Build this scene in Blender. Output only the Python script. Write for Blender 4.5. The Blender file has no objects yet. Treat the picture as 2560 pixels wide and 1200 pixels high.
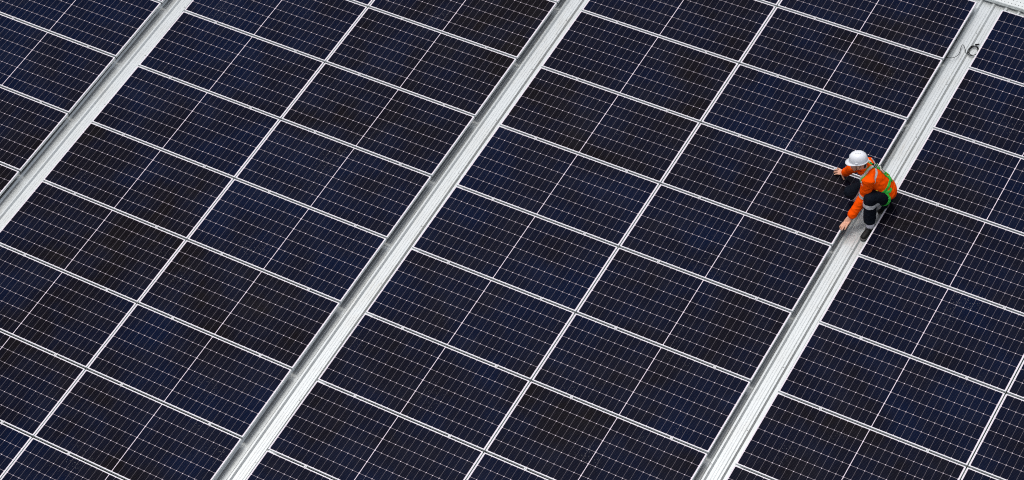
import bpy, bmesh, math, random
from mathutils import Vector, Matrix, noise
from mathutils.bvhtree import BVHTree
random.seed(7)
S = bpy.context.scene
COL = S.collection
R = math.radians

# ------------------------------------------------------------------ helpers
def tag(o, label=None, cat=None, group=None, kind=None):
    if label: o['label'] = label
    if cat: o['category'] = cat
    if group: o['group'] = group
    if kind: o['kind'] = kind
    return o

def link(name, me, m=None, parent=None, loc=None):
    o = bpy.data.objects.new(name, me)
    COL.objects.link(o)
    if m is not None and me is not None and not me.materials:
        me.materials.append(m)
    if parent is not None: o.parent = parent
    if loc is not None: o.location = loc
    return o

def mesh_from(bm, name, smooth=False):
    bmesh.ops.recalc_face_normals(bm, faces=bm.faces)
    me = bpy.data.meshes.new(name)
    bm.to_mesh(me); bm.free()
    if smooth:
        for p in me.polygons: p.use_smooth = True
    return me

def obj(name, bm, m, parent=None, loc=None, smooth=False):
    return link(name, mesh_from(bm, name, smooth), m, parent, loc)

def box(bm, x0, x1, y0, y1, z0, z1):
    v = [bm.verts.new((x, y, z)) for z in (z0, z1) for y in (y0, y1) for x in (x0, x1)]
    for f in ((0,1,3,2),(4,6,7,5),(0,4,5,1),(2,3,7,6),(0,2,6,4),(1,5,7,3)):
        bm.faces.new([v[i] for i in f])

def cyl(bm, c, r, z0, z1, n=12):
    a = [bm.verts.new((c[0]+r*math.cos(2*math.pi*i/n), c[1]+r*math.sin(2*math.pi*i/n), z0)) for i in range(n)]
    b = [bm.verts.new((v.co.x, v.co.y, z1)) for v in a]
    for i in range(n):
        bm.faces.new((a[i], a[(i+1)%n], b[(i+1)%n], b[i]))
    bm.faces.new(b); bm.faces.new(a[::-1])

# ------------------------------------------------------------------ node helpers
class NT:
    def __init__(self, name):
        self.m = bpy.data.materials.new(name); self.m.use_nodes = True
        self.t = self.m.node_tree; self.n = self.t.nodes
        self.b = self.n['Principled BSDF']
    def add(self, typ, **kw):
        nd = self.n.new(typ)
        for k, v in kw.items(): setattr(nd, k, v)
        return nd
    def put(self, sock, v):
        if isinstance(v, bpy.types.NodeSocket): self.t.links.new(v, sock)
        else: sock.default_value = v
    def math(self, op, a, b=None, clamp=False):
        nd = self.add('ShaderNodeMath', operation=op, use_clamp=clamp)
        self.put(nd.inputs[0], a)
        if b is not None: self.put(nd.inputs[1], b)
        return nd.outputs[0]
    def mix(self, fac, a, b):
        nd = self.add('ShaderNodeMix', data_type='RGBA')
        self.put(nd.inputs[0], fac)
        self.put(nd.inputs[6], a); self.put(nd.inputs[7], b)
        return nd.outputs[2]
    def noise(self, vec, scale, detail=3, rough=.55):
        nd = self.add('ShaderNodeTexNoise')
        if vec is not None: self.t.links.new(vec, nd.inputs['Vector'])
        nd.inputs['Scale'].default_value = scale; nd.inputs['Detail'].default_value = detail
        nd.inputs['Roughness'].default_value = rough
        return nd.outputs[0]
    def ramp(self, v, lo, hi, a=0., b=1.):
        nd = self.add('ShaderNodeMapRange', clamp=True)
        for i, x in enumerate((v, lo, hi, a, b)): self.put(nd.inputs[i], x)
        return nd.outputs[0]
    def bump(self, h, strength, dist):
        nd = self.add('ShaderNodeBump')
        nd.inputs['Strength'].default_value = strength; nd.inputs['Distance'].default_value = dist
        self.t.links.new(h, nd.inputs['Height'])
        self.t.links.new(nd.outputs[0], self.b.inputs['Normal'])
    def set(self, **kw):
        for k, v in kw.items(): self.put(self.b.inputs[k.replace('_', ' ')], v)
        return self.m

def col(r, g, b): return (r, g, b, 1.)

# ------------------------------------------------------------------ dimensions (metres)
PW, PH, PT = 2.463, 1.1205, .035      # module length, width, frame depth
PITCH = 1.14653                       # row pitch
ZTOP = .145                           # module top above the roof pans
RIB, RIBP, SKEW, RIB0 = .024, .1828, -.0085, 2.727
FW = 5857.26 / 2560 * 36

# ------------------------------------------------------------------ materials
def mat_roof():
    t = NT('painted_roof_steel')
    g = t.add('ShaderNodeNewGeometry').outputs['Position']
    mp = t.add('ShaderNodeMapping'); t.t.links.new(g, mp.inputs[0]); mp.inputs[3].default_value = (1, .12, 1)
    streak = t.noise(mp.outputs[0], 28, 4, .6)
    blot = t.noise(g, 2.1, 5, .6)
    spots = t.noise(g, 60, 2, .5)
    dirt = t.math('MULTIPLY', t.ramp(streak, .38, .75), t.ramp(blot, .42, .72))
    c = t.mix(t.math('MULTIPLY', dirt, .70), col(.64, .670, .668), col(.50, .480, .43))
    c = t.mix(t.math('MULTIPLY', t.ramp(spots, .70, .80), .12), c, col(.36, .34, .31))
    t.set(Base_Color=c, Metallic=.50, Roughness=t.ramp(streak, .2, .8, .25, .33))
    return t.m

def mat_simple(name, c, rough=.5, metal=0., spec=.5, vary=.0, scale=30., bump=0., bscale=200.):
    t = NT(name)
    g = t.add('ShaderNodeTexCoord').outputs['Object']
    cc = c
    if vary:
        n = t.noise(g, scale, 4, .6)
        dark = col(*[x*(1-vary) for x in c[:3]]); lite = col(*[min(1, x*(1+vary*.6)) for x in c[:3]])
        cc = t.mix(t.ramp(n, .3, .7), dark, lite)
    t.set(Base_Color=cc, Roughness=rough, Metallic=metal)
    t.b.inputs['Specular IOR Level'].default_value = spec
    if bump: t.bump(t.noise(g, bscale, 3, .6), bump, .004)
    return t.m

def mat_cells():
    t = NT('photovoltaic_glass')
    tc = t.add('ShaderNodeTexCoord').outputs['Object']
    sp = t.add('ShaderNodeSeparateXYZ'); t.t.links.new(tc, sp.inputs[0])
    x, y = sp.outputs[0], sp.outputs[1]
    rnd = t.add('ShaderNodeObjectInfo').outputs['Random']
    pos = t.add('ShaderNodeNewGeometry').outputs['Position']
    MX, MG, MY = .019, .0040, .0125
    cx = (PW/2 - MX - MG)/13; cy = (PH - 2*MY)/6
    ax = t.math('ABSOLUTE', x)
    hx = t.math('DIVIDE', t.math('SUBTRACT', ax, MG), cx)
    hy = t.math('DIVIDE', t.math('ADD', y, PH/2 - MY), cy)
    def dist(h, c):
        f = t.math('FRACT', h)
        return t.math('MULTIPLY', t.math('MINIMUM', f, t.math('SUBTRACT', 1., f)), c)
    dx, dy = dist(hx, cx), dist(hy, cy)
    lv = t.math('MULTIPLY', t.math('LESS_THAN', dx, .0018), .16)
    lu = t.math('MULTIPLY', t.math('LESS_THAN', dy, .0022), .36)
    dia = t.math('LESS_THAN', t.math('ADD', dx, dy), .0078)
    mid = t.math('LESS_THAN', ax, MG)
    ex = t.math('GREATER_THAN', ax, PW/2 - MX)
    ey = t.math('GREATER_THAN', t.math('ABSOLUTE', y), PH/2 - MY)
    line = lv
    for q in (lu, dia, mid, ex, ey): line = t.math('MAXIMUM', line, q)
    # one tone per cell
    cell = t.add('ShaderNodeCombineXYZ')
    sgn = t.math('MULTIPLY', t.math('SIGN', x), 40.)
    t.put(cell.inputs[0], t.math('ADD', t.math('FLOOR', hx), sgn))
    t.put(cell.inputs[1], t.math('FLOOR', hy)); t.put(cell.inputs[2], t.math('MULTIPLY', rnd, 917.))
    wn = t.add('ShaderNodeTexWhiteNoise', noise_dimensions='3D'); t.t.links.new(cell.outputs[0], wn.inputs[0])
    cr = wn.outputs[0]
    broad = t.noise(pos, .55, 2, .5)
    patch = t.noise(pos, 2.0, 2, .5)
    blue = t.math('ADD', t.math('MULTIPLY', t.ramp(broad, .36, .62), .55), t.math('MULTIPLY', t.ramp(patch, .40, .66), .42))
    blue = t.math('ADD', blue, t.math('MULTIPLY', t.math('SUBTRACT', cr, .5), .14))
    blue = t.math('ADD', blue, t.math('MULTIPLY', t.math('SUBTRACT', rnd, .30), .42), clamp=True)
    c = t.mix(blue, col(.0034, .0024, .0044), col(.0003, .0036, .0200))
    # fine wires printed on each cell
    wire = t.math('LESS_THAN', t.math('FRACT', t.math('MULTIPLY', hy, 10.)), .05)
    c = t.mix(t.math('MULTIPLY', wire, .07), c, col(.5, .5, .52))
    c = t.mix(line, c, col(.70, .61, .68))
    # dust: sparse pale flecks gathered in some places
    vo = t.add('ShaderNodeTexVoronoi'); t.t.links.new(pos, vo.inputs['Vector']); vo.inputs['Scale'].default_value = 42.
    dn = t.ramp(t.noise(pos, 1.3, 4, .6), .60, .72)
    fleck = t.math('MULTIPLY', t.math('LESS_THAN', vo.outputs['Distance'], .17), dn)
    c = t.mix(t.math('MULTIPLY', fleck, .35), c, col(.35, .35, .36))
    vd = t.add('ShaderNodeTexVoronoi'); t.t.links.new(pos, vd.inputs['Vector']); vd.inputs['Scale'].default_value = .75
    wob = t.math('ADD', vd.outputs['Distance'], t.math('MULTIPLY', t.math('SUBTRACT', t.noise(pos, 90, 2, .5), .5), .012))
    c = t.mix(t.math('MULTIPLY', t.math('LESS_THAN', wob, .0075), .75), c, col(.55, .55, .54))
    film = t.math('MULTIPLY', t.ramp(t.noise(pos, 2.2, 5, .65), .45, .8), .010)
    c = t.mix(film, c, col(.40, .38, .36))
    t.set(Base_Color=c, Roughness=t.ramp(t.noise(pos, 9, 4, .6), .3, .7, .06, .15))
    t.b.inputs['Specular IOR Level'].default_value = .042
    return t.m

M = {}
M['roof'] = mat_roof()
M['cells'] = mat_cells()
M['frame'] = mat_simple('anodised_aluminium', col(.68, .70, .71), .42, .12, .5, .06, 9.)
M['clamp'] = mat_simple('clamp_aluminium', col(.48, .49, .50), .4, .5, .5, .08, 40.)
M['steel'] = mat_simple('bolt_steel', col(.30, .30, .31), .4, .7)
M['screw'] = mat_simple('grey_screw', col(.42, .43, .43), .45, .4)
M['backsheet'] = mat_simple('white_backsheet', col(.7, .7, .7), .6)
M['tray'] = mat_simple('galvanised_white', col(.66, .69, .675), .35, .3, .5, .06, 12.)
M['rubber'] = mat_simple('black_rubber', col(.006, .006, .007), .6, 0, .2)
M['orange'] = mat_simple('orange_workwear', col(.98, .086, .003), .9, 0, .0, .06, 16., .35, 120.)
M['navy'] = mat_simple('navy_workwear', col(.0035, .0060, .0120), .85, 0, .12, .3, 14., .35, 120.)
M['reflect'] = mat_simple('silver_reflective_tape', col(.50, .51, .52), .5, .15, .5, .12, 60.)
M['green'] = mat_simple('green_webbing', col(.035, .50, .055), .6, 0, .3, .12, 80.)
M['yellow'] = mat_simple('yellow_buckle', col(.75, .42, .02), .5)
M['white'] = mat_simple('white_label', col(.78, .77, .70), .6)
M['print'] = mat_simple('dark_print', col(.03, .03, .03), .6)
M['helmet'] = mat_simple('white_helmet_plastic', col(.72, .74, .78), .30, 0, .5, .02, 8.)
M['skin'] = mat_simple('skin', col(.64, .33, .22), .5, 0, .4, .10, 22.)
M['hair'] = mat_simple('black_hair', col(.012, .010, .009), .6)
M['eye'] = mat_simple('dark_eye', col(.02, .015, .012), .2)
M['shoe'] = mat_simple('black_shoe_leather', col(.007, .0065, .006), .6, 0, .25, .2, 30.)
M['sole'] = mat_simple('grey_sole_edge', col(.07, .066, .062), .8)
M['sock'] = mat_simple('white_sock', col(.62, .60, .66), .8)

# ------------------------------------------------------------------ metal roof (ribbed sheet)
def build_roof():
    bm = bmesh.new()
    x0, x1, y0, y1 = -26., 30., -26., 26.
    n0 = int(math.floor((x0 - RIB0)/RIBP)); n1 = int(math.ceil((x1 - RIB0)/RIBP))
    prof = []
    for n in range(n0, n1):
        c = RIB0 + n*RIBP
        for dx, z in ((-.0350, 0), (-.0330, .0010), (-.0138, RIB-.0010), (-.0118, RIB), (.0118, RIB), (.0138, RIB-.0010), (.0330, .0010), (.0350, 0),
                      (.0545, 0), (.0570, .0018), (.0600, .0018), (.0625, 0),
                      (.0880, 0), (.0910, .0016), (.0940, .0016), (.0965, 0)):
            prof.append((c + dx + (.018 if dx > .05 else 0), z))
    ys = (y0, -9., -4.5, 0., 4.5, 9., y1)
    rows = [[bm.verts.new((x + SKEW*y, y, z)) for x, z in prof] for y in ys]
    for a, b in zip(rows, rows[1:]):
        for i in range(len(prof)-1):
            bm.faces.new((a[i], a[i+1], b[i+1], b[i]))
    o = obj('roof', bm, M['roof'])
    tag(o, 'white ribbed metal roof sheet showing as walkways between the solar arrays', 'roof', kind='structure')
    return o
roof = build_roof()

scr = bmesh.new(); cyl(scr, (0, 0), .0095, 0, .002, 16); cyl(scr, (0, 0), .0065, .002, .0075, 6)
screw_me = mesh_from(scr, 'screw'); screw_me.materials.append(M['screw'])
def screw(n, y):
    x = RIB0 + n*RIBP + SKEW*y - .005
    o = link('screw', screw_me, None, roof, (x, y, RIB))
    o.rotation_euler[2] = random.random()*3
for j in range(-6, 6):
    for n in (0, 29, -29):
        y = .278 + j*1.004 + random.uniform(-.02, .02)
        if -5.6 < y < 5.7: screw(n, y)
for y in (-2.35, 3.0): screw(28 if y < 0 else 0, y)

# ------------------------------------------------------------------ solar panels
def frame_mesh():
    bm = bmesh.new()
    L, Wd, w, lip = PW/2, PH/2, .0022, .0088
    # outer walls
    box(bm, -L, L, -Wd, -Wd+w, 0, PT-.0025); box(bm, -L, L, Wd-w, Wd, 0, PT-.0025)
    box(bm, -L, -L+w, -Wd+w, Wd-w, 0, PT-.0025); box(bm, L-w, L, -Wd+w, Wd-w, 0, PT-.0025)
    # top lip, mitred ring with a softened outer edge
    def ring(d, z): return [bm.verts.new((sx*(L-d), sy*(Wd-d), z)) for sx, sy in ((-1,-1),(1,-1),(1,1),(-1,1))]
    rs = [ring(0, PT-.0025), ring(0, PT-.0008), ring(.0008, PT), ring(lip, PT), ring(lip, PT-.0025)]
    for a, b in zip(rs, rs[1:]):
        for i in range(4): bm.faces.new((a[i], a[(i+1)%4], b[(i+1)%4], b[i]))
    # bottom flange
    fl = .028
    box(bm, -L+w, L-w, -Wd+w, -Wd+fl, 0, .0016); box(bm, -L+w, L-w, Wd-fl, Wd-w, 0, .0016)
    me = mesh_from(bm, 'frame'); me.materials.append(M['frame']); return me

def glass_mesh():
    bm = bmesh.new()
    L, Wd = PW/2-.003, PH/2-.003
    box(bm, -L, L, -Wd, Wd, PT-.0075, PT-.0012)
    me = mesh_from(bm, 'glass'); me.materials.append(M['cells']); return me

def clamp_mesh():
    bm = bmesh.new()
    g = PITCH-PH
    z = ZTOP - .0
    # local origin on the roof pan, in the middle of the gap
    box(bm, -.019, .019, -g/2-.006, g/2+.006, z+.0006, z+.0034)
    box(bm, -.019, .019, -g/2+.0015, -g/2+.0045, z-.028, z+.0006)
    box(bm, -.019, .019, g/2-.0045, g/2-.0015, z-.028, z+.0006)
    cyl(bm, (0, 0), .0065, z+.0040, z+.0105, 6)
    box(bm, -.020, .020, -.09, .09, RIB+.001, z-PT-.001)     # short rail it is bolted to
    me = mesh_from(bm, 'clamp'); me.materials.append(M['clamp']); return me
FRAME, GLASS, CLAMP = frame_mesh(), glass_mesh(), clamp_mesh()

# camera (needed below only to know which panels the photograph shows)
CAM_R = Matrix(((0.8575849700848351, 0.49786994452455097, -0.1291260524592656),
                (0.32915896057313826, -0.7241535648895918, -0.6060164957590739),
                (-0.3952244903330304, 0.4772076411760576, -0.7849015667229746)))
CAM_C = Vector((16.058020365459107, -15.038905381368272, 23.93626642824399 + ZTOP))
def project(p):
    c = CAM_R @ (Vector(p) - CAM_C)
    return 1280 + 5857.26*c.x/c.z, 600 + 5857.26*c.y/c.z

ARR = [('A', [(-2.875-PW/2, None)]),
       ('B', [(-.0075-PW/2, None), (.0070+PW/2, None)]),
       ('C', [(5.3275-.008-PW/2, None), (5.3275+.008+PW/2, None)]),
       ('D', [(8.1625+PW/2, None), (8.1625+PW*1.5+.016, None)])]
ORD = ['first', 'second', 'third', 'fourth', 'fifth', 'sixth', 'seventh', 'eighth', 'ninth', 'tenth', 'eleventh', 'twelfth']
AN = {'A': ('array in the upper left corner', ['']),
      'B': ('second array from left', ['left column', 'right column']),
      'C': ('third array from left', ['left column', 'right column']),
      'D': ('rightmost array', ['left column', 'right column'])}

def shown(cx, cy):
    """share of a panel's sample points inside the photograph"""
    n = 0
    for i in range(25):
        for j in range(13):
            u, v = project((cx + PW*(i/24-.5), cy + PH*(j/12-.5), ZTOP))
            n += 0 <= u < 2560 and 0 <= v < 1200
    return n/325

def near(cx, cy, m=420):
    pts = [project((cx + PW*a, cy + PH*b, ZTOP)) for a in (-.5, 0, .5) for b in (-.5, .5)]
    return any(-m < u < 2560+m and -m < v < 1200+m for u, v in pts)

def make_panel(x, y, label, clamps=True):
    root = link('solar_panel', None, None, None, (x, y, ZTOP-PT))
    tag(root, label, 'solar panel', 'solar panels laid in rows on the roof')
    link('frame', FRAME, None, root)
    link('glass', GLASS, None, root)
    if clamps:
        for dx in (-PW/2+.575, PW/2-.495):
            link('clamp', CLAMP, None, root, (dx, -PITCH/2, -(ZTOP-PT)))
    # nothing is laid perfectly level
    root.rotation_euler = (random.gauss(0, .0012), random.gauss(0, .0006), random.gauss(0, .0003))
    root.location.z += random.uniform(-.0008, .0008)
    return root

for an, cols in ARR:
    for ci, (cx, _) in enumerate(cols):
        seq = []
        for k in range(4, -10, -1):
            cy = (k + .5)*PITCH
            if near(cx, cy): seq.append((k, cy, shown(cx, cy)))
        vis = [s for s in seq if s[2] > .004]
        for k, cy, sh in seq:
            where = AN[an][0]; cn = AN[an][1][ci]
            if sh > .004:
                i = [s[0] for s in vis].index(k)
                last = i == len(vis)-1 and i > 0
                pl = 'bottom panel' if last else ('top panel' if i == 0 else ORD[i] + ' panel from the top')
                label = 'dark solar panel, ' + where + (', ' + cn if cn else '') + ', ' + pl
            else:
                label = 'dark solar panel continuing the ' + (cn + ' of the ' if cn else '') + where + ' outside the picture'
            make_panel(cx, cy, label)

# ------------------------------------------------------------------ perforated tray (cable tray cover), upper right
def build_tray():
    bm = bmesh.new()
    t0 = Vector((7.535, 5.893)); d = Vector((1, -.004)).normalized(); nrm = Vector((-d.y, d.x))
    z0, z1, wd, ln = RIB+.012, .092, .42, 5.0
    hp, hr = .0505, .0065
    def P(a, b, z): q = t0 + d*a + nrm*b; return bm.verts.new((q.x, q.y, z))
    # the top as a sheet with real round holes: grid cells, each holed cell is a ring of quads
    rows = [.0]
    hrow = [.036, .099, .162, .225, .288, .351]
    edges = [0.] ; 
    for h in hrow: edges += [h-hp/2, h+hp/2]
    edges.append(wd)
    n = int(ln/hp)
    th = .002
    for e0, e1 in zip(edges, edges[1:]):
        holed = any(abs((e0+e1)/2 - h) < 1e-6 for h in hrow)
        if not holed:
            bm.faces.new((P(0, e0, z1), P(n*hp, e0, z1), P(n*hp, e1, z1), P(0, e1, z1)))
            continue
        for i in range(n):
            a0, a1 = i*hp, (i+1)*hp
            ca, cb = (a0+a1)/2, (e0+e1)/2
            sq, ci = [], []
            for kx in range(16):
                th_ = 2*math.pi*kx/16
                cxx, sxx = math.cos(th_), math.sin(th_)
                m = max(abs(cxx)/(hp/2), abs(sxx)/((e1-e0)/2))
                sq.append(P(ca + cxx/m, cb + sxx/m, z1)); ci.append((ca + hr*cxx, cb + hr*sxx))
            top = [P(a, b, z1) for a, b in ci]; bot = [P(a, b, z1-.006) for a, b in ci]
            for kx in range(16):
                k2 = (kx+1) % 16
                bm.faces.new((sq[kx], sq[k2], top[k2], top[kx]))
                bm.faces.new((top[kx], top[k2], bot[k2], bot[kx]))
    # folded lips
    for b0 in (0., wd):
        s = -1 if b0 == 0. else 1
        a = [P(0, b0, z1), P(n*hp, b0, z1)]; b = [P(0, b0 + s*.004, z1-.004), P(n*hp, b0 + s*.004, z1-.004)]
        c = [P(0, b0 + s*.004, z0), P(n*hp, b0 + s*.004, z0)]; e = [P(0, b0 - s*.02, z0), P(n*hp, b0 - s*.02, z0)]
        for p, q in ((a, b), (b, c), (c, e)): bm.faces.new((p[0], p[1], q[1], q[0]))
    bmesh.ops.remove_doubles(bm, verts=bm.verts, dist=.0002)
    o = obj('roof_walkway', bm, M['tray'])
    tag(o, 'white perforated metal walkway plank crossing the roof ribs in the top right corner', 'walkway plank')
    # feet
    f = bmesh.new()
    for i in range(6):
        c = t0 + d*(.35 + i*.85)
        box(f, c.x-.03, c.x+.03, c.y+.03, c.y+wd-.03, RIB, RIB+.011)
    obj('crossbar', f, M['clamp'], o)
build_tray()

# ------------------------------------------------------------------ loose cable with a coil
def tube(bm, pts, rad, n=8, cap=True):
    pts = [Vector(p) for p in pts]
    rs = rad if isinstance(rad, (list, tuple)) else [rad]*len(pts)
    rings = []; up = Vector((0, 0, 1)); prev = None
    for i, p in enumerate(pts):
        t = (pts[min(i+1, len(pts)-1)] - pts[max(i-1, 0)]).normalized()
        if prev is None:
            s = t.cross(up)
            if s.length < .05: s = t.cross(Vector((1, 0, 0)))
            s.normalize()
        else:
            s = (prev - t*prev.dot(t)).normalized()
        prev = s; b = t.cross(s)
        rings.append([bm.verts.new(p + (s*math.cos(2*math.pi*k/n) + b*math.sin(2*math.pi*k/n))*rs[i]) for k in range(n)])
    for a, b in zip(rings, rings[1:]):
        for k in range(n): bm.faces.new((a[k], a[(k+1)%n], b[(k+1)%n], b[k]))
    if cap: bm.faces.new(rings[0][::-1]); bm.faces.new(rings[-1])

def spline(pts, per=8):
    pts = [Vector(p) for p in pts]; out = []
    P = [pts[0]*2-pts[1]] + pts + [pts[-1]*2-pts[-2]]
    for i in range(1, len(P)-2):
        for k in range(per):
            t = k/per
            a, b, c, d = P[i-1], P[i], P[i+1], P[i+2]
            out.append(.5*((2*b) + (c-a)*t + (2*a-5*b+4*c-d)*t*t + (3*b-a-3*c+d)*t*t*t))
    out.append(pts[-1]); return out

def build_cable():
    base = Vector((8.07, 4.95, 0)); sh = Vector((-.015, .018, 0))
    root = link('cable', None, None, None, base)
    tag(root, 'thin black cable with a coiled end and plug lying on the right walkway', 'cable')
    path = [(7.70, 4.690, .060), (7.781, 4.688, .050), (7.82, 4.697, .050), (7.843, 4.700, .050), (7.885, 4.721, .048), (7.913, 4.758, .042), (7.928, 4.808, .034),
            (7.927, 4.866, .030), (7.912, 4.937, .028), (7.907, 4.987, .030), (7.915, 5.003, .034), (7.936, 4.988, .038),
            (7.963, 4.953, .038), (7.995, 4.905, .036), (8.015, 4.885, .034), (8.030, 4.905, .032)]
    bm = bmesh.new(); tube(bm, [p + sh - base for p in spline(path)], .0040)
    obj('lead', bm, M['rubber'], root, smooth=True)
    # coil: a few loose turns, not quite round
    c = Vector((8.082, 4.965, .020)); pts = []
    turns, n = 3.7, 110
    for i in range(n+1):
        a = 2*math.pi*turns*i/n
        k = i/n
        r = .078 - .010*math.sin(3.1*k*math.pi) + .006*math.sin(a*.37+1)
        ec = Vector((.006*math.sin(2.2*a/6.28), .008*math.cos(1.3*a/6.28), 0))
        p = c + ec + Vector((r*.80*math.cos(a+3.6), r*1.08*math.sin(a+3.6), .001 + .010*k + .004*math.sin(a*2.3)))
        pts.append(p)
    pts = [Vector((8.030, 4.905, .032))] + pts[2:]
    end = [Vector((8.045, 5.052, .026)), Vector((8.062, 5.072, .026))]
    bm = bmesh.new(); tube(bm, [p + sh - base for p in pts], .0040)
    obj('coil', bm, M['rubber'], root, smooth=True)
    bm = bmesh.new(); tube(bm, [p + sh - base for p in spline([(8.010, 4.985, .024), (8.022, 5.028, .026)] + [tuple(e) for e in end], 6)], .0036)
    a = Vector((8.060, 5.070, .026)); b = Vector((8.108, 5.108, .026)); q = [a.lerp(b, t) for t in (0, .08, .1, .5, .52, .9, 1)]
    tube(bm, [p + sh - base for p in q], [.006, .0105, .012, .012, .0095, .0095, .006], 10)
    obj('plug', bm, M['rubber'], root, smooth=True)
build_cable()

# PERSON_BEGIN
# ------------------------------------------------------------------ the crouching worker
PO = Vector((8.06, 1.90, 0))                          # origin on the roof below the body
def vv(*a): return Vector(a) - PO
def unit(*a): return Vector(a).normalized()

def blob_tube(bm, pts, rad, n=14, sq=None):
    """closed tapered tube with round ends, to be fused with its neighbours by a voxel remesh.
       rad: list of r or (r_side, r_other) with sq giving the side direction"""
    P = [Vector(p) for p in pts]
    Rr = [(r, r) if not isinstance(r, tuple) else r for r in rad]
    PP, RR = [], []
    t0 = (P[0]-P[1]).normalized(); t1 = (P[-1]-P[-2]).normalized()
    for k in (1., .8, .45):
        q = math.sqrt(max(0, 1-k*k)) if k < 1 else .12
        m = min(Rr[0]); PP.append(P[0] + t0*m*k*.9); RR.append((Rr[0][0]*q, Rr[0][1]*q))
    PP += P; RR += Rr
    for k in (.45, .8, 1.):
        q = math.sqrt(max(0, 1-k*k)) if k < 1 else .12
        m = min(Rr[-1]); PP.append(P[-1] + t1*m*k*.9); RR.append((Rr[-1][0]*q, Rr[-1][1]*q))
    rings = []; prev = None
    for i, p in enumerate(PP):
        t = (PP[min(i+1, len(PP)-1)] - PP[max(i-1, 0)]).normalized()
        if sq is not None: s = (Vector(sq) - t*Vector(sq).dot(t)).normalized()
        elif prev is None:
            s = t.cross(Vector((.3, .2, 1)));  s.normalize()
        else: s = (prev - t*prev.dot(t)).normalized()
        prev = s; b = t.cross(s); ra, rb = RR[i]
        rings.append([bm.verts.new(p + s*ra*math.cos(2*math.pi*k/n) + b*rb*math.sin(2*math.pi*k/n)) for k in range(n)])
    for a, b in zip(rings, rings[1:]):
        for k in range(n): bm.faces.new((a[k], a[(k+1)%n], b[(k+1)%n], b[k]))
    bm.faces.new(rings[0][::-1]); bm.faces.new(rings[-1])

def ell(bm, c, ax, r, n=20, m=12):
    """ellipsoid with axes ax (3 unit vectors) and radii r"""
    c = Vector(c); rows = []
    for j in range(1, m):
        th = math.pi*j/m
        rows.append([bm.verts.new(c + ax[0]*r[0]*math.sin(th)*math.cos(2*math.pi*k/n) + ax[1]*r[1]*math.sin(th)*math.sin(2*math.pi*k/n) + ax[2]*r[2]*math.cos(th)) for k in range(n)])
    a = bm.verts.new(c + ax[2]*r[2]); b = bm.verts.new(c - ax[2]*r[2])
    for x, y in zip(rows, rows[1:]):
        for k in range(n): bm.faces.new((x[k], x[(k+1)%n], y[(k+1)%n], y[k]))
    for k in range(n):
        bm.faces.new((a, rows[0][(k+1)%n], rows[0][k])); bm.faces.new((b, rows[-1][k], rows[-1][(k+1)%n]))

def fuse(bm, name, voxel, m, parent=None, smooth=4, wrinkle=0., wscale=14.):
    """fuse overlapping closed shells into one continuous surface"""
    me = mesh_from(bm, name + '_raw')
    o = bpy.data.objects.new(name + '_raw', me); COL.objects.link(o)
    rm = o.modifiers.new('r', 'REMESH'); rm.mode = 'VOXEL'; rm.voxel_size = voxel
    sm = o.modifiers.new('s', 'SMOOTH'); sm.factor = .5; sm.iterations = smooth
    dg = bpy.context.evaluated_depsgraph_get()
    out = bpy.data.meshes.new_from_object(o.evaluated_get(dg))
    bpy.data.objects.remove(o); bpy.data.meshes.remove(me)
    out.name = name; out.materials.clear()
    if wrinkle:
        nr = [v.normal.copy() for v in out.vertices]
        for v, n in zip(out.vertices, nr):
            p = v.co
            q = Vector((p.x*.8+p.y*.5, p.y*.8-p.x*.4, p.z*1.5))*wscale
            w = 1 - abs(noise.noise(q))*2.2                       # ridged: reads as folds
            w2 = noise.noise(q*.45 + Vector((3, 1, 7)))
            v.co = p + n*wrinkle*(.75*w + .9*w2)
    for p in out.polygons: p.use_smooth = True
    return link(name, out, m, parent)

def bvh_of(*objs):
    vs, fs = [], []
    for o in objs:
        k = len(vs)
        vs += [v.co.copy() for v in o.data.vertices]
        fs += [[i + k for i in p.vertices] for p in o.data.polygons]
    return BVHTree.FromPolygons(vs, fs)

def strip(name, loops, m, parent, closed=False, th=.004):
    """solid band from rows of (left, mid, right, normal) tuples"""
    bm = bmesh.new(); rows = []
    for a, c, b, n in loops:
        rows.append([bm.verts.new(a + n*.001), bm.verts.new(a + n*th), bm.verts.new(c + n*(th+.0006)), bm.verts.new(b + n*th), bm.verts.new(b + n*.001)])
    prs = list(zip(rows, rows[1:])) + ([(rows[-1], rows[0])] if closed else [])
    for x, y in prs:
        for k in range(4): bm.faces.new((x[k], x[k+1], y[k+1], y[k]))
    return obj(name, bm, m, parent, smooth=False)

def ribbon(name, pts, width, tree, m, parent, off=.004, per=6):
    """strap laid on a garment along pts"""
    P = spline(pts, per); L = []
    sn = []
    for p in P:
        loc, n, i, d = tree.find_nearest(p); sn.append((loc, n))
    # smooth the normals along the strap
    for i, (loc, n) in enumerate(sn):
        t = (sn[min(i+1, len(sn)-1)][0] - sn[max(i-1, 0)][0])
        if t.length < 1e-6: continue
        t.normalize()
        nn = sum((sn[j][1] for j in range(max(0, i-2), min(len(sn), i+3))), Vector()).normalized()
        s = nn.cross(t).normalized()*width/2
        e = []
        for q in (loc - s, loc, loc + s):
            l2, n2, _, d2 = tree.find_nearest(q)
            e.append(l2 if d2 < width*.6 else q)
        L.append((e[0] + nn*off*.5, e[1] + nn*off*.5, e[2] + nn*off*.5, nn))
    return strip(name, L, m, parent, th=off)

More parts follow.
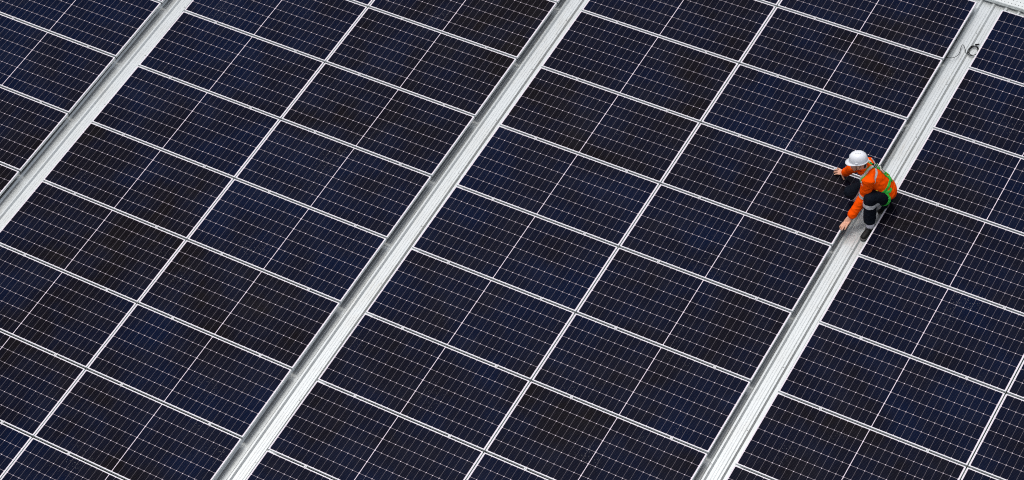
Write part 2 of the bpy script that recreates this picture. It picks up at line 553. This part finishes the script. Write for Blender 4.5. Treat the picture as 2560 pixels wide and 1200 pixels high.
def band(name, c, axis, width, tree, m, parent, off=.004, n=40, maxd=.2, arc=None, tilt=None):
    """tape all round a limb: centre c inside the limb, axis along it"""
    axis = Vector(axis).normalized(); c = Vector(c)
    s = axis.cross(Vector((.2, .3, 1)));  s.normalize(); b = axis.cross(s); L = []
    for k in range(n):
        a = 2*math.pi*k/n; d = s*math.cos(a) + b*math.sin(a); e = []
        for w in (-width/2, 0, width/2):
            o = c + axis*w
            h, nn, i, dist = tree.ray_cast(o, d, maxd)
            e.append(h if h is not None else o + d*.07)
        L.append((e[0], e[1], e[2], d))
    return strip(name, L, m, parent, closed=True, th=off)

# --- joints (metres, roof coordinates)
J = dict(
    pelvis=vv(8.125, 2.055, .405), waist=vv(8.070, 2.030, .535), chest=vv(7.990, 1.985, .685), upper=vv(7.940, 1.960, .795), neck=vv(7.900, 1.935, .870),
    hipL=vv(8.160, 1.975, .375), hipR=vv(8.065, 2.125, .37), kneeL=vv(8.058, 1.734, .565), ankL=vv(8.080, 1.665, .105),
    kneeR=vv(7.725, 1.840, .410), ankR=vv(8.125, 1.995, .160),
    shL=vv(7.995, 1.812, .80), shR=vv(7.875, 2.085, .785), elL=vv(7.960, 1.790, .50), wrL=vv(7.852, 1.609, .245),
    elR=vv(7.625, 2.150, .50), wrR=vv(7.480, 2.212, .245))
FWD = unit(-.90, -.42, 0); LEFT = unit(.42, -.90, 0); UPV = Vector((0, 0, 1))
HF = unit(-1.0, -.36, -.20); HL = UPV.cross(HF).normalized(); HU = HF.cross(HL).normalized()     # head: forward, left, up
HU, HL = HU*math.cos(R(13)) - HL*math.sin(R(13)), HL*math.cos(R(13)) + HU*math.sin(R(13))          # tilted towards the right shoulder
HC = vv(7.832, 1.890, .985)                                                                       # centre of the skull

def hand(bm, wrist, knuck, tips, thumb, side, up, r=.0108):
    """palm, four bent fingers and a thumb; side = towards the index finger"""
    w = Vector(wrist); k = Vector(knuck); side = Vector(side).normalized()
    blob_tube(bm, [w, w.lerp(k, .45), k], [(.029, .019), (.040, .017), (.045, .014)], 12, sq=side)
    for i, tp in enumerate(tips):
        b = k + side*(.034 - .0225*i) - (k-w).normalized()*(.004 + .004*abs(i-1.3))
        tp = Vector(tp); mid = b.lerp(tp, .48) + Vector(up)*.013; m2 = b.lerp(tp, .78) + Vector(up)*.008
        blob_tube(bm, [b, mid, m2, tp], [r*1.08, r, r*.92, r*.8], 9)
    t = [Vector(q) for q in thumb]
    blob_tube(bm, t, [r*1.5, r*1.15, r*.95, r*.85][:len(t)], 9)

def build_person():
    # ---------------- body: one continuous surface of skin
    bm = bmesh.new()
    ax = (HF, HL, HU)
    ell(bm, HC + HU*.012 - HF*.012, ax, (.095, .076, .088))                     # skull
    blob_tube(bm, [HC - HU*.01 + HF*.045, HC - HU*.062 + HF*.058, HC - HU*.098 + HF*.066], [(.064, .044), (.056, .036), (.032, .022)], 14, sq=HL)   # face to chin
    blob_tube(bm, [HC - HU*.055 - HF*.02, HC - HU*.088 + HF*.05], [(.058, .04), (.03, .02)], 12, sq=HL)                                           # jaw
    for s in (1, -1):
        blob_tube(bm, [HC - HU*.028 + HF*.070 + HL*s*.036, HC - HU*.034 + HF*.052 + HL*s*.058], [.017, .014], 10)                                # cheekbones
        blob_tube(bm, [HC + HU*.020 + HF*.088 + HL*s*.010, HC + HU*.019 + HF*.083 + HL*s*.046], [.010, .008], 8)                                 # brow
        blob_tube(bm, [HC + HU*.012 - HF*.012 + HL*s*.080, HC - HU*.012 - HF*.008 + HL*s*.083, HC - HU*.034 - HF*.002 + HL*s*.077], [(.019, .007), (.016, .008), (.010, .007)], 10, sq=HF)  # ear
    blob_tube(bm, [HC + HU*.010 + HF*.094, HC - HU*.016 + HF*.112, HC - HU*.030 + HF*.114], [.009, .012, .013], 10)                              # nose
    blob_tube(bm, [HC - HU*.056 + HF*.101 + HL*.02, HC - HU*.056 + HF*.106, HC - HU*.056 + HF*.101 - HL*.02], [.006, .008, .006], 8)             # lips
    blob_tube(bm, [HC - HU*.067 + HF*.098 + HL*.016, HC - HU*.067 + HF*.103, HC - HU*.067 + HF*.098 - HL*.016], [.006, .008, .006], 8)
    blob_tube(bm, [HC - HU*.03 - HF*.035, J['neck'] + UPV*.01, J['upper'] - UPV*.02], [.056, .058, .075])                                         # neck
    # trunk and limbs under the clothes, slim
    blob_tube(bm, [J['pelvis'], J['waist'], J['chest'], J['upper']], [(.13, .10), (.13, .095), (.145, .10), (.14, .07)], 16, sq=LEFT)
    for s in 'LR':
        blob_tube(bm, [J['upper'] + (LEFT if s == 'L' else -LEFT)*.08, J['sh'+s], J['el'+s], J['wr'+s]], [.05, .048, .038, .027])
        blob_tube(bm, [J['hip'+s], J['hip'+s].lerp(J['knee'+s], .5), J['knee'+s], J['knee'+s].lerp(J['ank'+s], .35), J['ank'+s]], [.072, .066, .05, .052, .036])
    # left hand: flat on the edge of the panel, fingers towards the bottom of the walkway
    wl = J['wrL']; kl = vv(7.822, 1.532, .176)
    tl = [vv(7.766, 1.442, .1545), vv(7.786, 1.416, .1545), vv(7.812, 1.412, .1545), vv(7.842, 1.436, .152)]
    hand(bm, wl + (kl-wl)*.15, kl, tl, [wl.lerp(kl, .45) + Vector((-.022, .0, -.008)), vv(7.800, 1.535, .168), vv(7.784, 1.500, .156)], (-.85, -.35, -.05), (.1, -.1, 1))
    # right hand: propped on the glass, fingers spread towards the left, thumb towards the walkway
    wr = J['wrR']; kr = vv(7.392, 2.242, .178)
    tr = [vv(7.338, 2.196, .1545), vv(7.314, 2.228, .1545), vv(7.310, 2.268, .1545), vv(7.326, 2.304, .1545)]
    hand(bm, wr + (kr-wr)*.15, kr, tr, [wr.lerp(kr, .40) + Vector((.005, -.028, -.010)), vv(7.462, 2.185, .178), vv(7.484, 2.172, .157)], (.2, -1, 0), (.3, 0, 1))
    body = fuse(bm, 'person', .0042, M['skin'], None, 2)
    body.location = PO
    tag(body, 'crouching worker in orange jacket and white hard hat reaching over the panel edge', 'person')

    # ---------------- eyes, hair
    for s in (1, -1):
        b = bmesh.new(); ell(b, HC - HU*.001 + HF*.087 + HL*s*.031, ax, (.0085, .012, .0075), 10, 6); obj('eye', b, M['eye'], body, smooth=True)
    b = bmesh.new()
    blob_tube(b, [HC - HU*.010 - HF*.074, HC - HU*.055 - HF*.070], [(.052, .030), (.042, .020)], 14, sq=HL)
    fuse(b, 'hair', .005, M['hair'], body, 2, .002, 90.)

    # ---------------- hard hat
    hat_axis = (HU - HF*.06).normalized(); hf = (HF - hat_axis*HF.dot(hat_axis)).normalized(); hl = hat_axis.cross(hf)
    c0 = HC + HU*.042 - HF*.008
    bm = bmesh.new(); n = 48
    prof = [(.000, .126), (.029, .1235), (.055, .116), (.077, .101), (.092, .080), (.100, .054), (.1035, .028), (.105, .010), (.106, .000)]
    rows = []
    for i, (r, h) in enumerate(prof):
        if i == 0: continue
        row = []
        for k in range(n):
            a = 2*math.pi*k/n
            # three raised ribs fore and aft along the crown
            x, y = r*1.14*math.cos(a), r*.97*math.sin(a)
            rib = .0045*max(0, 1-abs(y)/.016)*min(1, h/.07) if h > .03 else 0
            row.append(bm.verts.new(c0 + hf*x + hl*y + hat_axis*(h + rib)))
        rows.append(row)
    top = bm.verts.new(c0 + hat_axis*(.126 + .0045))
    for k in range(n): bm.faces.new((top, rows[0][k], rows[0][(k+1)%n]))
    # brim: short peak in front, narrow gutter elsewhere
    def brim(d, dz):
        row = []
        for k in range(n):
            a = 2*math.pi*k/n
            pk = max(0, math.cos(a))**1.5
            w = d*(.007 + .044*pk)
            rx, ry = .106*1.14 + w, .106*.97 + w*.75
            row.append(bm.verts.new(c0 + hf*rx*math.cos(a) + hl*ry*math.sin(a) + hat_axis*(dz - d*.018*pk - d*.004)))
        return row
    rows += [brim(.35, 0.), brim(1., -.001), brim(1.02, -.004), brim(.4, -.006)]
    inner = [bm.verts.new(c0 + hf*.100*1.14*math.cos(2*math.pi*k/n) + hl*.100*.97*math.sin(2*math.pi*k/n) - hat_axis*.003) for k in range(n)]
    inner2 = [bm.verts.new(c0 + hf*.084*1.14*math.cos(2*math.pi*k/n) + hl*.084*.97*math.sin(2*math.pi*k/n) + hat_axis*.075) for k in range(n)]
    rows += [inner, inner2]
    for a, b in zip(rows, rows[1:]):
        for k in range(n): bm.faces.new((a[k], b[k], b[(k+1)%n], a[(k+1)%n]))
    bm.faces.new(inner2)
    hat = obj('hard_hat', bm, M['helmet'], body, smooth=True)
    ht = bvh_of(hat)
    # short row of dark marks along the crown, and a moulded slot over the ear
    b = bmesh.new()
    for x in (-.035, -.018, .0, .016):
        p = c0 + hf*(x*1.1) + hl*.020 + hat_axis*.2
        h, nn, _, _ = ht.ray_cast(p, -hat_axis)
        if h is None: continue
        e = (hf - nn*hf.dot(nn)).normalized(); f = nn.cross(e); 
        vs = [b.verts.new(h + nn*.0012 + e*sx*.0065 + f*sy*.0018) for sx, sy in ((-1,-1),(1,-1),(1,1),(-1,1))]
        vb = [b.verts.new(v.co - nn*.002) for v in vs]
        b.faces.new(vs)
        for k in range(4): b.faces.new((vs[k], vb[k], vb[(k+1)%4], vs[(k+1)%4]))
    obj('printed_mark', b, M['print'], hat)
    b = bmesh.new(); p = c0 + hl*.13 + hat_axis*.016 + hf*.01
    h, nn, _, _ = ht.ray_cast(p + hl*.1, -hl)
    e = hf; f = hat_axis
    vs = [b.verts.new(h + nn*.006 + e*sx*.016 + f*sy*.007) for sx, sy in ((-1,-1),(1,-1),(1,1),(-1,1))]
    vb = [b.verts.new(v.co - nn*.012 + (v.co - h - nn*.006)*.25) for v in vs]
    b.faces.new(vs)
    for k in range(4): b.faces.new((vs[k], vb[k], vb[(k+1)%4], vs[(k+1)%4]))
    obj('slot_cover', b, M['helmet'], hat)
    b = bmesh.new()
    for s in (1, -1):
        tube(b, spline([c0 + hl*s*.094 + hf*.03, HC - HU*.03 + HF*.018 + HL*s*.073, HC - HU*.085 + HF*.045 + HL*s*.050, HC - HU*.122 + HF*.058]), .0024, 6)
        tube(b, spline([c0 + hl*s*.094 - hf*.05, HC - HU*.020 - HF*.02 + HL*s*.079, HC - HU*.05 + HF*.026 + HL*s*.068]), .0024, 6)
    obj('chin_strap', b, M['rubber'], hat, smooth=True)

    # ---------------- trousers
    bm = bmesh.new()
    blob_tube(bm, [J['pelvis'] - UPV*.045 - FWD*.01, J['pelvis'] + UPV*.02, J['waist']], [(.160, .115), (.155, .108), (.130, .085)], 18, sq=LEFT)
    for s in 'LR':
        h, k, a = J['hip'+s], J['knee'+s], J['ank'+s]
        f = h.lerp(k, .5) + UPV*.01
        blob_tube(bm, [h - UPV*.01, f, k.lerp(h, .12), k], [.108, .106, .090, .077], 16)
        e = a.lerp(k, .20 if s == 'L' else .05)
        blob_tube(bm, [k, k.lerp(a, .2), k.lerp(a, .6), e], [.083, .082, .080, .078], 16)
    trousers = fuse(bm, 'trousers', .008, M['navy'], body, 4, .0065, 15.)
    tt = bvh_of(trousers)
    for s, fr in (('L', (.20,)), ('R', (.20, .84))):
        k, a = J['knee'+s], J['ank'+s]
        for f in fr: band('reflective_strip', k.lerp(a, f), a-k, .056, tt, M['reflect'], trousers, maxd=.13)

    # ---------------- jacket
    bm = bmesh.new()
    back = -FWD
    blob_tube(bm, [J['pelvis'] - UPV*.01 + back*.012, J['waist'] + back*.012, J['chest'] + back*.014, J['upper'], J['neck'] - UPV*.02],
              [(.180, .130), (.170, .118), (.168, .106), (.150, .086), (.080, .070)], 20, sq=LEFT)
    blob_tube(bm, [J['neck'] - UPV*.03, J['neck'] + (HC - J['neck'])*.28], [.080, .073], 16)                # collar
    for s, sg in (('L', 1), ('R', -1)):
        sh, el, wr = J['sh'+s], J['el'+s], J['wr'+s]
        blob_tube(bm, [J['upper'] + LEFT*sg*.06 - UPV*.015, sh, sh.lerp(el, .5), el, el.lerp(wr, .5), wr.lerp(el, .06)], [.084, (.082 if s == 'L' else .074), .077, .068, .060, .054], 16)
    jacket = fuse(bm, 'jacket', .0075, M['orange'], body, 7, .0085, 12.)
    jt = bvh_of(jacket)
    for s, f in (('L', .90),):
        sh, el, wr = J['sh'+s], J['el'+s], J['wr'+s]
        band('reflective_strip', sh.lerp(el, f), el-sh, .045, jt, M['reflect'], jacket, maxd=.14)

    # ---------------- reflective tape sewn to the jacket, chest tapes, name tag
    V = Vector
    ribbon('reflective_strip', [V((-.051, .106, .837)), V((-.019, .062, .818)), V((-.005, .015, .804)), V((.004, -.044, .796)), V((.006, -.075, .765))], .030, jt, M['reflect'], jacket)
    ribbon('reflective_strip', [V((-.164, .224, .834)), V((-.132, .216, .816)), V((-.105, .185, .815)), V((-.075, .150, .825))], .024, jt, M['reflect'], jacket)
    cf = J['chest'] + FWD*.12
    ribbon('chest_tape', [V((-.150, -.135, .800)), V((-.130, -.148, .803)), V((-.108, -.150, .806))], .026, jt, M['reflect'], jacket)
    ribbon('name_tag', [V((-.112, -.150, .768)), V((-.100, -.156, .770))], .018, jt, M['white'], jacket)
    # collar points lying open on the chest
    for sg in (1, -1):
        ribbon('collar', [J['neck'] - LEFT*(-sg)*.075 + FWD*.0, J['neck'] + LEFT*sg*.055 + FWD*.062 - UPV*.02, J['neck'] + LEFT*sg*.025 + FWD*.095 - UPV*.055], .042, jt, M['orange'], jacket, .012)

    # ---------------- fall-arrest harness
    har = link('harness', None, None, body)
    belt = band('waist_belt', J['waist'] + (J['waist']-J['pelvis']).normalized()*.010, J['waist'] - J['pelvis'], .040, jt, M['green'], har, .006, 48, .30)
    far = [cf - LEFT*.07 - UPV*.02, J['upper'] + FWD*.10 - LEFT*.085, V((-.161, .145, .863)), V((-.128, .124, .871)), V((-.099, .131, .859)), V((-.067, .131, .837)), V((-.030, .147, .788)),
           V((.030, .168, .705)), V((.075, .183, .645)), V((.111, .202, .590)), V((.128, .206, .550))]
    near = [cf + LEFT*.08 - UPV*.03, V((-.135, -.115, .800)), V((-.118, -.070, .852)), V((-.122, -.033, .874)), V((-.110, .003, .904)), V((-.094, .051, .892)), V((-.081, .085, .872)), V((-.072, .114, .856)),
            V((-.070, .160, .815)), V((-.030, .200, .745)), V((.030, .235, .640)), V((.050, .250, .570))]
    for k, path in enumerate((far, near)):
        st = ribbon('shoulder_strap', path, .036, jt, M['green'], har, .006)
        i0, i1 = ((1, 4) if k == 0 else (1, 7))
        ribbon('reflective_strip', path[i0:i1], .026, jt, M['reflect'], st, .016)
        lb = path[6:8] if k == 0 else path[8:10]
        a, b = lb
        o = ribbon('label', [a.lerp(b, .05), a.lerp(b, .45), a.lerp(b, .85)], .040, jt, M['white'], st, .016)
        ribbon('print', [a.lerp(b, .22), a.lerp(b, .32), a.lerp(b, .40)], .014, jt, M['print'], o, .0185)
        ribbon('print', [a.lerp(b, .52), a.lerp(b, .62), a.lerp(b, .68)], .010, jt, M['print'], o, .0185)
    # back plate where the straps cross, with its ring
    bm = bmesh.new(); loc, nn, _, _ = jt.find_nearest(V((-.074, .122, .853)))
    e = (V((1, .2, -1)) - nn*V((1, .2, -1)).dot(nn)).normalized(); f = nn.cross(e)
    vs = [bm.verts.new(loc + nn*.013 + e*x*.036 + f*y*.026) for x, y in ((-1,-.6),(-.6,-1),(.6,-1),(1,-.6),(1,.6),(.6,1),(-.6,1),(-1,.6))]
    vb = [bm.verts.new(v.co - nn*.012) for v in vs]; bm.faces.new(vs)
    for k in range(8): bm.faces.new((vs[k], vb[k], vb[(k+1)%8], vs[(k+1)%8]))
    obj('back_plate', bm, M['rubber'], har)
    bm = bmesh.new(); c = loc + nn*.018 + e*.01
    tube(bm, [c + e*.026*math.cos(a*math.pi/8) + f*.024*math.sin(a*math.pi/8) + nn*.006*(1-math.cos(a*math.pi/8)) for a in range(17)], .0042, 6)
    obj('ring', bm, M['clamp'], har, smooth=True)
    # leg loops and the straps that hang them from the belt
    both = bvh_of(jacket, trousers)
    for s, sg in (('L', 1), ('R', -1)):
        h, k = J['hip'+s], J['knee'+s]
        band('leg_loop', h.lerp(k, .16), k-h, .040, tt, M['green'], har, .006, 40, .17)
    ribbon('hip_strap', [V((.126, .015, .560)), V((.150, .022, .510)), V((.176, .012, .445)), V((.176, .000, .400))], .040, both, M['green'], har, .007)
    ribbon('hip_strap', [V((.125, .016, .560)), V((.158, .053, .530)), V((.165, .110, .540))], .036, both, M['green'], har, .007)
    ribbon('buckle', [V((.022, -.060, .602)), V((.034, -.052, .598)), V((.044, -.046, .596))], .030, both, M['yellow'], har, .014)

    # ---------------- shoes and socks
    def shoe(heel, toe, ank, flat):
        d = (toe-heel).normalized(); up = flat; sd = up.cross(d).normalized()
        b = bmesh.new()
        blob_tube(b, [heel + up*.045 + d*.02, heel.lerp(toe, .35) + up*.046, heel.lerp(toe, .68) + up*.040, toe + up*.034 - d*.035], [(.034, .040), (.037, .042), (.045, .034), (.038, .026)], 16, sq=sd)
        blob_tube(b, [heel + up*.05 + d*.035, ank], [(.036, .045), (.042, .048)], 14, sq=sd)
        o = fuse(b, 'shoe', .006, M['shoe'], body, 3)
        b = bmesh.new(); n = 40
        def ringv(z, g):
            out = []
            for k in range(n):
                a = 2*math.pi*k/n; t = .5 - .5*math.cos(a)       # 0 heel .. 1 toe
                L = (toe-heel).length
                x = L*t; wdt = (.034 + .016*math.sin(min(1, t*1.15)*math.pi*.62))*abs(math.sin(a))**.55*(1 if math.sin(a) >= 0 else -1)
                out.append(b.verts.new(heel + d*(x + (g if t > .5 else -g)) + sd*wdt*(1 + g*12) + up*z))
            return out
        r = [ringv(0, .0), ringv(.004, .006), ringv(.024, .006), ringv(.026, -.004)]
        for x, y in zip(r, r[1:]):
            for k in range(n): b.faces.new((x[k], x[(k+1)%n], y[(k+1)%n], y[k]))
        b.faces.new(r[0][::-1]); b.faces.new(r[-1])
        obj('sole', b, M['sole'], o)
        b = bmesh.new()
        for f in (.42, .5, .58, .66):
            q = heel.lerp(toe, f) + up*(.093 - (f-.42)*.13)
            tube(b, [q - sd*.018 - up*.003, q + up*.002, q + sd*.018 - up*.003], .0028, 6)
        obj('lace', b, M['rubber'], o)
        return o
    # left shoe: flat in the pan between two ribs, toe down the walkway
    shoe(vv(8.106, 1.735, .006), vv(8.062, 1.462, .006), vv(8.090, 1.688, .125), UPV)
    b = bmesh.new(); blob_tube(b, [vv(8.088, 1.672, .09), J['ankL'].lerp(J['kneeL'], .28)], [.058, .058], 14); fuse(b, 'sock', .007, M['sock'], body, 2)
    # right shoe: on its toes under the body
    shoe(vv(8.185, 2.035, .165), vv(8.080, 1.945, .022), vv(8.130, 2.005, .195), unit(-.50, -.42, .75))
    return body
build_person()
# PERSON_END

# ------------------------------------------------------------------ camera, light, world
cam = bpy.data.cameras.new('camera'); co = bpy.data.objects.new('camera', cam); COL.objects.link(co)
cam.sensor_fit = 'HORIZONTAL'; cam.sensor_width = 36.; cam.lens = FW; cam.clip_end = 500
r, dn, fw = CAM_R[0], CAM_R[1], CAM_R[2]
co.matrix_world = Matrix(((r.x, -dn.x, -fw.x, CAM_C.x), (r.y, -dn.y, -fw.y, CAM_C.y), (r.z, -dn.z, -fw.z, CAM_C.z), (0, 0, 0, 1)))
S.camera = co

sun_dir = Vector((-.22, .02, 1.)).normalized()      # towards the sun
sl = bpy.data.lights.new('sun', 'SUN'); so = bpy.data.objects.new('sun', sl); COL.objects.link(so)
sl.energy = .70; sl.angle = R(16); sl.color = (1., .97, .93)
so.rotation_euler = (-sun_dir).to_track_quat('-Z', 'Y').to_euler()

w = bpy.data.worlds.new('World'); S.world = w; w.use_nodes = True
nt = w.node_tree; bg = nt.nodes['Background']
sky = nt.nodes.new('ShaderNodeTexSky'); sky.sky_type = 'NISHITA'; sky.sun_disc = False
sky.sun_elevation = math.asin(sun_dir.z); sky.sun_rotation = math.atan2(sun_dir.x, sun_dir.y)
sky.air_density = 1.; sky.dust_density = 4.; sky.ozone_density = 1.
hs = nt.nodes.new('ShaderNodeHueSaturation'); hs.inputs['Saturation'].default_value = .40   # thin overcast
nt.links.new(sky.outputs[0], hs.inputs['Color'])
# overcast sky: a third as bright at the horizon as overhead, dark land below it
wg = nt.nodes.new('ShaderNodeTexCoord'); sx = nt.nodes.new('ShaderNodeSeparateXYZ'); nt.links.new(wg.outputs['Generated'], sx.inputs[0])
mr = nt.nodes.new('ShaderNodeMapRange'); mr.clamp = True
nt.links.new(sx.outputs[2], mr.inputs[0])
for i, q in enumerate((-.04, .7, .50, 1.12)): mr.inputs[i+1].default_value = q
cn = nt.nodes.new('ShaderNodeTexNoise'); cn.inputs['Scale'].default_value = 2.6; cn.inputs['Detail'].default_value = 4.   # cloud masses
nt.links.new(wg.outputs['Generated'], cn.inputs['Vector'])
cm = nt.nodes.new('ShaderNodeMapRange'); nt.links.new(cn.outputs[0], cm.inputs[0])
for i, q in enumerate((.32, .68, .55, 1.45)): cm.inputs[i+1].default_value = q
ml = nt.nodes.new('ShaderNodeMath'); ml.operation = 'MULTIPLY'; nt.links.new(mr.outputs[0], ml.inputs[0]); nt.links.new(cm.outputs[0], ml.inputs[1])
vm = nt.nodes.new('ShaderNodeVectorMath'); vm.operation = 'SCALE'
nt.links.new(hs.outputs[0], vm.inputs[0]); nt.links.new(ml.outputs[0], vm.inputs['Scale']); nt.links.new(vm.outputs[0], bg.inputs[0])
bg.inputs[1].default_value = .084

S.view_settings.view_transform = 'Standard'; S.view_settings.look = 'None'
S.view_settings.exposure = .88; S.view_settings.gamma = 1.; S.view_settings.use_curve_mapping = False
S.cycles.pixel_filter_type = 'BLACKMAN_HARRIS'; S.cycles.filter_width = 1.05; S.cycles.use_denoising = False
